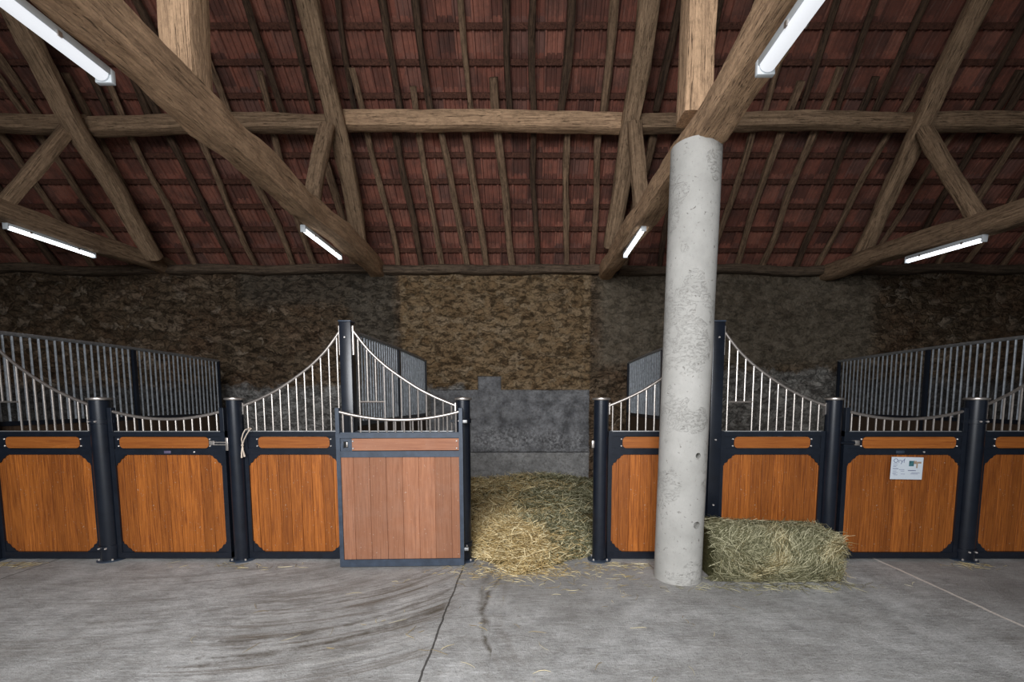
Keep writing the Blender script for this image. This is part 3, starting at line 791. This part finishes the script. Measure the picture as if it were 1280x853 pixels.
GUS = [(0,0),(.140,0),(.138,.012),(.118,.014),(.112,.024),(.100,.044),(.080,.052),(.066,.062),(.058,.078),(.048,.098),(.030,.106),(.016,.112),(.014,.136),(0,.140)]
def gusset(root, cx, cz, sx, sz, y):
    poly = [(cx+sx*a*.76, cz+sz*b*.76) for a, b in GUS]
    g = MB().prism(poly, y-.016, y-.006).build('corner_plate', NAVY, root)
    return g
def boards(x0, x1, z0, z1, y0, y1, wd, gap):
    mb = MB(); k = math.floor(x0/wd)
    while k*wd < x1:
        a = max(x0, k*wd+gap/2); b = min(x1, (k+1)*wd-gap/2)
        if b-a > .004: mb.box(a, b, y0, y1, z0, z1, bev=.0035)
        k += 1
    mb.box(x0, x1, y0+.008, y1-.004, z0, z1)
    return mb
def leaf(root, wd, plates=(.10, .10), pale=False, zb=.0, st=.036, latch=0):
    """timber and steel infill of one leaf between local x 0..wd"""
    fr = MB()
    fr.box(0, st, -.022, .022, zb+.02, 1.262); fr.box(wd-st, wd, -.022, .022, zb+.02, 1.262)
    fr.box(0, wd, -.024, .024, zb+.012, .078); fr.box(st, wd-st, -.020, .020, 1.036, 1.092); fr.box(0, wd, -.024, .024, 1.212, 1.256)
    fm = NAVYL if pale else NAVY
    fr.build('frame', fm, root)
    if pale:
        boards(st, wd-st, .078, 1.036, -.012, .016, .148, .008).build('lower_boards', BOARDP, root)
        MB().box(st+plates[0], wd-st-plates[1], -.018, .010, 1.097, 1.207, bev=.003).build('upper_board', STRIPP, root)
    else:
        boards(st, wd-st, .078, 1.036, -.006, .016, .105, .003).build('lower_boards', BOARD, root)
        x0, x1 = st+plates[0], wd-st-plates[1]; r = .035; poly = []
        for cx, cz, a0 in ((x1-r, 1.205-r, 0), (x0+r, 1.205-r, 90), (x0+r, 1.098+r, 180), (x1-r, 1.098+r, 270)):
            for k in range(6): q = radians(a0+18*k); poly.append((cx+r*cos(q), cz+r*sin(q)))
        MB().prism(poly, -.016, .012).build('upper_board', STRIP, root)
        for cx, cz, sx, sz in ((st, 1.036, 1, -1), (wd-st, 1.036, -1, -1), (st, .078, 1, 1), (wd-st, .078, -1, 1)):
            gusset(root, cx, cz, sx, sz, 0)
    # plates at the ends of the upper board
    for i, (a, b) in enumerate(((st-.004, st+plates[0]+.03), (wd-st-plates[1]-.03, wd-st+.004))):
        if plates[i] < .02 and pale: continue
        if pale and i == 0: a, b = st-.004, st+plates[0]
        pl = MB().box(a, b, -.010, .012, 1.088, 1.216).build('end_plate', fm, root)
        bx = b-.042 if i == 0 else a+.042
        if pale: bx = b+.012
        for z in (1.118, 1.184):
            MB().lathe([(.0075, 0), (.0075, -.008), (.004, -.011)], bx, -.010 if not pale else -.018, 8, 'y', z).build('bolt', BOLT, pl, True)
    if pale:
        for z in (1.118, 1.184):
            MB().lathe([(.0075, 0), (.0075, -.008), (.004, -.011)], wd-st-.02-plates[1], -.018, 8, 'y', z).build('bolt', BOLT, root, True)

def panel(xa, xb, tall_left, hatch, lab):
    """fixed panel between a tall post and a low post"""
    root = empty('stall_panel', (xa, Y0+.012, 0)); wd = xb-xa
    tag(root, lab, 'panel', 'fixed stall panels')
    leaf(root, wd, (.10, .10))
    tt = (lambda x: x/wd) if tall_left else (lambda x: 1-x/wd)
    rail = MB(); pts = []
    for t, z in SC: pts.append(((t if tall_left else 1-t)*wd, 0, z))
    tall_x = 0 if tall_left else wd
    rail.tube(pts, .014, 10)
    rail.build('curved_rail', GALV, root, True)
    lug = MB()
    s = 1 if tall_left else -1
    lug.box(min(tall_x, tall_x+s*.012), max(tall_x, tall_x+s*.012), -.018, .018, 1.98, 2.25)
    lx = wd-tall_x; lug.box(min(lx, lx-s*.010), max(lx, lx-s*.010), -.018, .018, 1.42, 1.53)
    lug.build('fixing_lug', GALV, root)
    sp = .0795; n = int((wd-.05)/sp)+1; off = (wd-(n-1)*sp)/2
    xs = [off+i*sp for i in range(n)]
    if not tall_left: xs = xs[::-1]
    for i, x in enumerate(xs):
        ztop = sc_at(tt(x))-.005; zb = 1.256
        if hatch and i in (1, 2): zb = 1.545
        MB().tube([(x, 0, zb), (x, 0, ztop)], .0085, 8).build('bar', GALV, root, True)
    if hatch:
        MB().tube([(xs[0], 0, 1.54), (xs[3], 0, 1.54)], .0085, 8).build('hatch_rod', GALV, root, True)
    sill = MB().box(.02, wd-.02, -.012, .012, 1.256, 1.264).build('sill_strip', GALVD, root)
    return root
g = .058
panel(XT[0]+g, XL[0]-.085, True, True, 'fixed wood panel cut by the left edge, rail sweeping up to the left')
panel(XL[1]+.073, XT[1]-g, False, False, 'fixed wood panel left of the tall post, beside the open pale door')
panel(XT[1]+g, XL[2]-.069, True, True, 'fixed wood panel hidden behind the open pale door, only its bars showing')
panel(XL[3]+.073, XT[2]-g, False, False, 'fixed wood panel partly hidden by the left side of the concrete column')
panel(XT[2]+g, XL[4]-.073, True, True, 'fixed wood panel behind the hay bale, bars sweeping down rightwards')
panel(XL[5]+.085, XT[3]-g, False, False, 'fixed wood panel cut by the right edge of the view')

def door(name_lab, origin, rz, wd, pale, plates, latch_side, plaque=True):
    root = empty('stall_door', origin, rz); tag(root, name_lab, 'stall door', 'stall doors')
    leaf(root, wd, plates, pale, zb=.0 if pale else .01, st=.042 if not pale else .036)
    st = MB(); sw = .036 if pale else .042; m_ = NAVYL if pale else NAVY
    st.box(0, sw, -.024, .024, 1.25, 1.485, bev=.003); st.box(wd-sw, wd, -.024, .024, 1.25, 1.485, bev=.003)
    st.build('upright', m_, root)
    z = lambda x: 1.375 + .085*((x-wd/2)/(wd/2))**2
    MB().tube([(sw-.004+(wd-2*sw+.008)*i/24, -.002, z(sw+(wd-2*sw)*i/24)) for i in range(25)], .0145, 10).build('curved_rail', GALV, root, True)
    sp = .0785; n = int((wd-2*sw-.05)/sp)+1; off = (wd-(n-1)*sp)/2
    for i in range(n):
        x = off+i*sp
        MB().tube([(x, 0, 1.256), (x, 0, z(x)-.005)], .0085, 8).build('bar', GALV, root, True)
    MB().box(sw, wd-sw, -.012, .012, 1.256, 1.263).build('sill_strip', GALVD if not pale else NAVYL, root)
    return root
# left closed door: hinged on the far left post, latch on the right
xa, xb = XL[0]+.088, XL[1]-.094
dl = door('closed orange wood stall door on the left, between two round posts', (xa, Y0-.005, 0), 0, xb-xa, False, (.05, .12), 1)
wd = xb-xa
lt = MB().box(wd-.15, wd-.10, -.030, -.010, 1.13, 1.17, bev=.003).box(wd-.11, wd+.005, -.028, -.014, 1.150, 1.160).box(wd-.11, wd+.005, -.028, -.014, 1.128, 1.137).build('latch', GALV, dl)
pq = MB().box(wd*.5-.035, wd*.5+.03, -.026, -.019, 1.048, 1.074, bev=.003).build('plaque', PLAQUE, dl, True)
pb_ = MB().lathe([(.008, 0), (.008, -.008), (.004, -.010)], wd*.73, -.020, 8, 'y', 1.062).build('bolt', BOLT, dl, True)
# right closed door: hinged right, latch left
xa, xb = XL[4]+.10, XL[5]-.088
dr = door('closed orange wood stall door on the right with a white notice', (xa, Y0-.005, 0), 0, xb-xa, False, (.14, .05), -1)
wd = xb-xa
MB().box(.10, .145, -.030, -.010, 1.125, 1.175, bev=.003).build('latch', GALV, dr, True)
MB().tube([(-.035, -.02, 1.15), (.10, -.02, 1.15)], .014, 10).build('latch_bolt', NAVY, dr, True)
MB().box(wd*.46-.035, wd*.46+.045, -.026, -.019, 1.048, 1.076, bev=.003).build('plaque', NAVYL, dr, True)
MB().lathe([(.008, 0), (.008, -.008), (.004, -.010)], wd*.66, -.020, 8, 'y', 1.062).build('bolt', BOLT, dr, True)
# open door swung back against the panel
do = door('pale faded wood stall door standing open in front of the panel', (-1.735, 4.085, -.0), radians(2.2), 1.145, True, (.105, .0), 0)
lk = MB().box(.060, .105, -.016, -.009, 1.125, 1.180, bev=.002).build('lock_plate', BLACK, do, True)
MB().box(.092, .104, -.024, -.012, 1.130, 1.175, bev=.002).build('latch_tongue', GALV, do, True)
MB().box(.058, .068, -.022, -.009, 1.120, 1.182, bev=.002).build('lock_rim', NAVYL, do, True)
for z in (1.36, .16):
    MB().box(1.14, 1.185, -.010, .03, z-.014, z+.014, bev=.003).build('hinge_arm', GALVD, do, True)

# twine loop on the second post
tw = MB()
bx, by = XL[1]+.095, Y0-.05
tw.tube([(bx-.01, by, 1.13), (bx-.012, by-.004, 1.19), (bx+.004, by-.004, 1.24), (bx+.022, by, 1.275), (bx+.033, by+.01, 1.282)], .005, 6)
tw.tube([(bx-.01, by, 1.13), (bx+.010, by-.006, 1.18), (bx+.040, by-.006, 1.235), (bx+.066, by, 1.275), (bx+.07, by+.02, 1.285)], .005, 6)
tw.tube([(bx-.01, by, 1.13), (bx-.004, by-.004, 1.08), (bx+.008, by-.004, 1.02)], [.006, .006, .009], 6)
tw.tube([(bx-.008, by, 1.13), (bx-.018, by-.006, 1.06), (bx-.020, by-.004, 1.01)], [.006, .006, .008], 6)
tw.tube([(bx+.033, by+.01, 1.282), (bx+.04, by+.05, 1.29), (bx+.07, by+.02, 1.285)], .005, 6)
tw.lathe([(.007, -.012), (.012, 0), (.007, .012)], bx-.01, by, 8, cz=1.13)
tag(tw.build('twine_loop', TWINE, smooth=True), 'pale knotted twine hanging from the bars beside the second round post', 'twine')

# notice on the right door
sx, sz = 3.472, 1.03
sg = empty('notice', (sx, Y0-.041, .802)); sg.rotation_euler = (0, radians(1.0), 0)
tag(sg, 'white laminated notice with a small picture on the right stall door', 'notice')
MB().box(0, .305, .004, .0065, 0, .215, bev=.001).build('sheet', PAPER, sg)
def text(body, x, z, size, mat, parent, name='lettering'):
    cu = bpy.data.curves.new(name, 'FONT'); cu.body = body; cu.size = size; cu.extrude = .0003
    tmp = bpy.data.objects.new(name, cu); C.objects.link(tmp)
    bpy.context.view_layer.update()
    me = bpy.data.meshes.new_from_object(tmp.evaluated_get(bpy.context.evaluated_depsgraph_get()))
    bpy.data.objects.remove(tmp, do_unlink=True)
    me.materials.clear(); me.materials.append(mat)
    o = bpy.data.objects.new(name, me); C.objects.link(o); o.parent = parent
    o.location = (x, .0036, z); o.rotation_euler = (pi/2, 0, 0); return o
text('Oryf', .018, .160, .058, INK, sg)
pr = MB()
for x0, x1, z in ((.02, .065, .148), (.02, .06, .132), (.02, .05, .122), (.02, .055, .078), (.02, .067, .063), (.02, .05, .052), (.03, .068, .041), (.08, .13, .092), (.095, .13, .078), (.10, .14, .050), (.20, .28, .062), (.19, .26, .052)):
    pr.box(x0, x1, .0032, .0041, z, z+.0035)
pr.box(.018, .072, .0030, .0041, .100, .106); pr.box(.165, .240, .0030, .0041, .083, .090)
pr.build('print_lines', INK, sg)
MB().box(.170, .216, .0030, .0041, .128, .180).build('picture', TEAL, sg)
pc = MB(); pc.box(.214, .240, .0028, .0041, .150, .180); pc.box(.240, .254, .0026, .0041, .112, .172); pc.box(.254, .286, .0028, .0041, .155, .172)
pc.build('picture_detail', TAN, sg)

# ------------------------------------------------------------------ partitions running back to the wall
def partition(x, y1, lab):
    root = empty('stall_partition', (x, Y0+.08, 0)); tag(root, lab, 'partition', 'barred stall partitions')
    ln = y1-(Y0+.08); zt = 2.215
    f_ = MB(); f_.box(-.022, .022, 0, ln, 1.30, 1.345); f_.box(-.022, .022, 0, ln, .04, .09)
    f_.box(-.022, .022, ln-.03, ln, .0, zt); f_.box(-.022, .022, 1.61, 1.65, .04, zt)
    f_.build('frame', NAVY, root)
    n = 24
    MB().tube([(0, ln*i/n, zt + .02*sin(pi*i/n)) for i in range(n+1)], .021, 8).build('top_rail', GALVD, root, True)
    MB().box(-.014, .014, .0, ln-.045, .09, 1.30).build('boarding', PART_M, root)
    k = 0; y = .06
    while y < ln-.06:
        if abs(y-1.625) > .04:
            MB().tube([(0, y, 1.345), (0, y, zt)], .0105, 6).build('bar', GALVB, root, True)
        y += .083
    return root
PART_M = mat_board('dark_boards', (.10, .06, .035), (.045, .028, .018), .12, .7, 0, 0)
partition(XT[0], 7.66, 'long barred partition on the left, top edge sloping into view')
partition(XT[1], 7.60, 'barred partition behind the tall post at the open door')
partition(XT[2], 8.05, 'barred partition seen just left of the concrete column')
partition(XT[3], 7.72, 'long barred partition on the right side of the view')

# ------------------------------------------------------------------ hay
def hay_height(x, y):
    n = noise.noise(Vector((x*1.6, y*1.6, 3))); n2 = noise.noise(Vector((x*5, y*5, 8)))
    h = .115 + .05*n + .040*n2 + .03*noise.noise(Vector((x*11, y*11, 2)))
    h += .10*math.exp(-((x-.35)**2/.35 + (y-7.5)**2/.5)) + .12*math.exp(-((x+.2)**2/.10 + (y-4.75)**2/.22)) + .05*math.exp(-((x+.1)**2/.8 + (y-7.9)**2/.3))
    # edge falloff
    front = 4.36 - .44*math.exp(-((x+.02)/.33)**2) + .05*noise.noise(Vector((x*5, 0, 0)))
    e = min(1, max(0, (y-front)/.42))
    if y < 4.42:
        e *= min(1, max(0, (x+.53)/.12)) * min(1, max(0, (.62-x)/.12))
    return h*(e**.7) if e > 0 else -.02
def hay_green(x, y):
    n = noise.noise(Vector((x*1.9+4, y*1.9, 1)))
    g_ = 1/(1+math.exp(-(x*2.6 - .05 + n*2.6 - (y-6.4)*.25 + .5)))
    g_ -= 1.2*math.exp(-((x+.12)**2/.09 + (y-4.3)**2/.25)) + .5*math.exp(-((x+.45)**2/.1 + (y-5)**2/1.5))
    return max(0, min(1, g_))
def strands(name, items, mat, parent=None, loc=(0,0,0)):
    """items: list of (points, radius, var, green)"""
    v = []; f = []; va = []; gr = []
    for pts, r, a, g_ in items:
        n0 = len(v); m = len(pts)
        for i, p in enumerate(pts):
            d = (pts[min(i+1, m-1)]-pts[max(i-1, 0)]).normalized()
            up = Vector((0,0,1)) if abs(d.z) < .9 else Vector((1,0,0))
            s1 = d.cross(up).normalized(); s2 = s1.cross(d)
            rr = r*(1 if 0 < i < m-1 else .55)
            for q in (0, 2.094, 4.189):
                w_ = p + s1*cos(q)*rr + s2*sin(q)*rr
                v.append((w_.x-loc[0], w_.y-loc[1], w_.z-loc[2])); va.append(a); gr.append(g_)
        for i in range(m-1):
            for k in range(3): f.append((n0+i*3+k, n0+i*3+(k+1)%3, n0+(i+1)*3+(k+1)%3, n0+(i+1)*3+k))
        f.append((n0, n0+1, n0+2)); f.append((n0+(m-1)*3+2, n0+(m-1)*3+1, n0+(m-1)*3))
    me = bpy.data.meshes.new(name); me.from_pydata(v, [], f); me.materials.append(mat)
    a1 = me.attributes.new('var', 'FLOAT', 'POINT'); a1.data.foreach_set('value', va)
    a2 = me.attributes.new('green', 'FLOAT', 'POINT'); a2.data.foreach_set('value', gr)
    o = bpy.data.objects.new(name, me); C.objects.link(o); o.location = loc
    if parent: o.parent = parent
    return o
R = random.Random(11)
def strand(p, d, ln, sag, r, a, g_, seg=4):
    pts = []; side = Vector((R.uniform(-1,1), R.uniform(-1,1), R.uniform(-.3,.6)))*sag*ln
    for i in range(seg):
        u = i/(seg-1)-.5
        q = p + d*ln*u + side*(1-4*u*u)
        if q.z < .004: q.z = .004+R.uniform(0, .003)
        pts.append(q)
    return (pts, r, a, g_)
# bedding heap
bv = []; bf = []; nx, ny = 110, 130
for j in range(ny+1):
    for i in range(nx+1):
        x = -1.66+(1.735+1.66)*i/nx; y = 3.85+(8.08-3.85)*j/ny
        bv.append((x, y, hay_height(x, y)))
for j in range(ny):
    for i in range(nx):
        a = j*(nx+1)+i; q = (a, a+1, a+nx+2, a+nx+1)
        if max(bv[k][2] for k in q) > .002: bf.append(q)
hb = MB(); hb.v = bv; hb.f = bf
hroot = empty('loose_hay', (0, 5.5, 0)); 
tag(hroot, 'heap of loose yellow and green hay spilling out of the open doorway', 'hay', kind='stuff')
bed = hb.build('matted_bed', HAYB, smooth=True); bed.parent = hroot; bed.location = (0, -5.5, 0); tag(bed, kind='stuff')
items = []
def add_heap(n, x0, x1, y0, y1, big=1.0):
    c = 0
    while c < n:
        x = R.uniform(x0, x1); y = R.uniform(y0, y1); h = hay_height(x, y)
        if h < 0: continue
        c += 1
        g_ = hay_green(x, y); g_ = 1 if R.random() < g_ else R.uniform(0, .3)
        a = R.random()**1.2; az = R.uniform(0, 2*pi); pit = R.gauss(.10, .38)
        d = Vector((cos(az)*cos(pit), sin(az)*cos(pit), sin(pit)))
        ln = R.uniform(.07, .22)*big
        items.append(strand(Vector((x, y, h+R.uniform(-.005, .035))), d, ln, .18, R.uniform(.0018, .0042), a, g_))
add_heap(9500, -.62, .68, 3.9, 5.6)
add_heap(6500, -1.2, 1.25, 5.6, 8.0, 1.2)
add_heap(1500, -1.5, 1.55, 4.5, 7.9, 1.2)
s_ = strands('hay_strands', items, HAYM); s_.parent = hroot; s_.location = (0, -5.5, 0); tag(s_, kind='stuff')

# hay bale
BX0, BX1, BY0, BY1, BH = 1.575, 2.67, 3.68, 4.20, .45
broot = empty('hay_bale', ((BX0+BX1)/2, (BY0+BY1)/2, 0))
tag(broot, 'green rectangular hay bale on the floor right of the concrete column', 'hay bale')
bc = Vector(broot.location)
def bale_surf(u, w_):     # u along x 0..1, w_ angle around
    x = BX0+.03+(BX1-BX0-.06)*u
    cq, sq = cos(w_), sin(w_); e = 5
    rr = (abs(cq)**e+abs(sq)**e)**(-1/e)
    sag = 1 + .07*noise.noise(Vector((x*2.5, cq*1.5, sq*1.5))) + .03*noise.noise(Vector((x*9, cq*5, sq*5)))
    top = BH*(1.02-.10*u)
    if u < .03 or u > .97: sag *= .9
    y = (BY0+BY1)/2 + cq*rr*(BY1-BY0)/2*.94*sag; z = top/2 + sq*rr*top/2*.98*(sag if sq > 0 else 1)
    return Vector((x, y, max(.002, z)))
bb = MB(); nu, nw = 40, 36
for i in range(nu+1):
    for k in range(nw): bb.v.append(tuple(bale_surf(i/nu, 2*pi*k/nw) - bc))
for i in range(nu):
    for k in range(nw): bb.f.append((i*nw+k, i*nw+(k+1)%nw, (i+1)*nw+(k+1)%nw, (i+1)*nw+k))
bb.f.append(tuple(range(nw))); bb.f.append(tuple(nu*nw+k for k in reversed(range(nw))))
bb.build('packed_core', HAYG, broot, True)
items = []
for c in range(10500):
    rsel = R.random()
    if rsel < .86:
        u = R.random(); w_ = R.choice((R.uniform(pi*.12, pi*.95), R.uniform(pi*.6, pi*1.35), R.uniform(pi*.75, pi*1.35)))
        p = bale_surf(u, w_); n_ = Vector((0, cos(w_), sin(w_)))
    else:
        p = Vector((BX1-.03+R.uniform(-.01, .02), R.uniform(BY0+.02, BY1-.03), R.uniform(.02, BH*.88))); n_ = Vector((1, 0, 0))
    base = .9*math.sin(p.x*3.1+p.z*2)+noise.noise(p*3)*1.6
    t1 = Vector((1, 0, 0)) if n_.x < .5 else Vector((0, 1, 0)); t2 = n_.cross(t1).normalized()
    ang = base + R.gauss(0, .55)
    d = (t1*cos(ang)+t2*sin(ang)+n_*R.gauss(.05, .16)).normalized()
    g_ = max(0, min(1, 1.15 + noise.noise(p*4)*.7 - (.35 if R.random() < .2 else 0)))
    a = max(0, min(1, R.random()**1.1))
    items.append(strand(p+n_*R.uniform(-.004, .016), d, R.uniform(.06, .19), .16, R.uniform(.0013, .0026), a, g_))
for c in range(160):    # tufts standing off the right end and foot
    p = Vector((BX1+R.uniform(-.03, .03), R.uniform(BY0, BY1-.06), R.uniform(.02, .40)))
    d = Vector((R.uniform(.3, 1), R.uniform(-.6, .2), R.uniform(-.7, .5))).normalized()
    items.append(strand(p, d, R.uniform(.08, .2), .2, .0017, R.random(), R.random()))
s2 = strands('loose_strands', items, HAYM); s2.parent = broot; s2.location = -bc; tag(s2, kind='stuff')

# scattered straw on the floor
items = []
def scatter(n, cx, cy, sx_, sy_, gr):
    for c in range(n):
        x = R.gauss(cx, sx_); y = min(4.19, R.gauss(cy, sy_)); az = R.uniform(0, 2*pi)
        if (x-1.31)**2+(y-3.86)**2 < .05: continue
        items.append(strand(Vector((x, y, .004)), Vector((cos(az), sin(az), 0)), R.uniform(.03, .13), .15, R.uniform(.001, .0022), R.random(), gr))
scatter(420, -.05, 4.0, .30, .10, .1); scatter(160, .25, 3.9, .5, .2, .4); scatter(260, 2.1, 3.64, .45, .04, .9)
scatter(80, 1.0, 4.1, .3, .06, .5); scatter(90, -5.0, 4.15, .25, .05, .5); scatter(60, -.2, 3.2, .9, .5, .4); scatter(50, 4.2, 4.13, .1, .04, .5); scatter(40, -2.8, 4.13, .3, .04, .5)
tag(strands('scattered_straw', items, HAYM), 'thin straw wisps scattered on the concrete in front of doorway and bale', 'straw', kind='stuff')
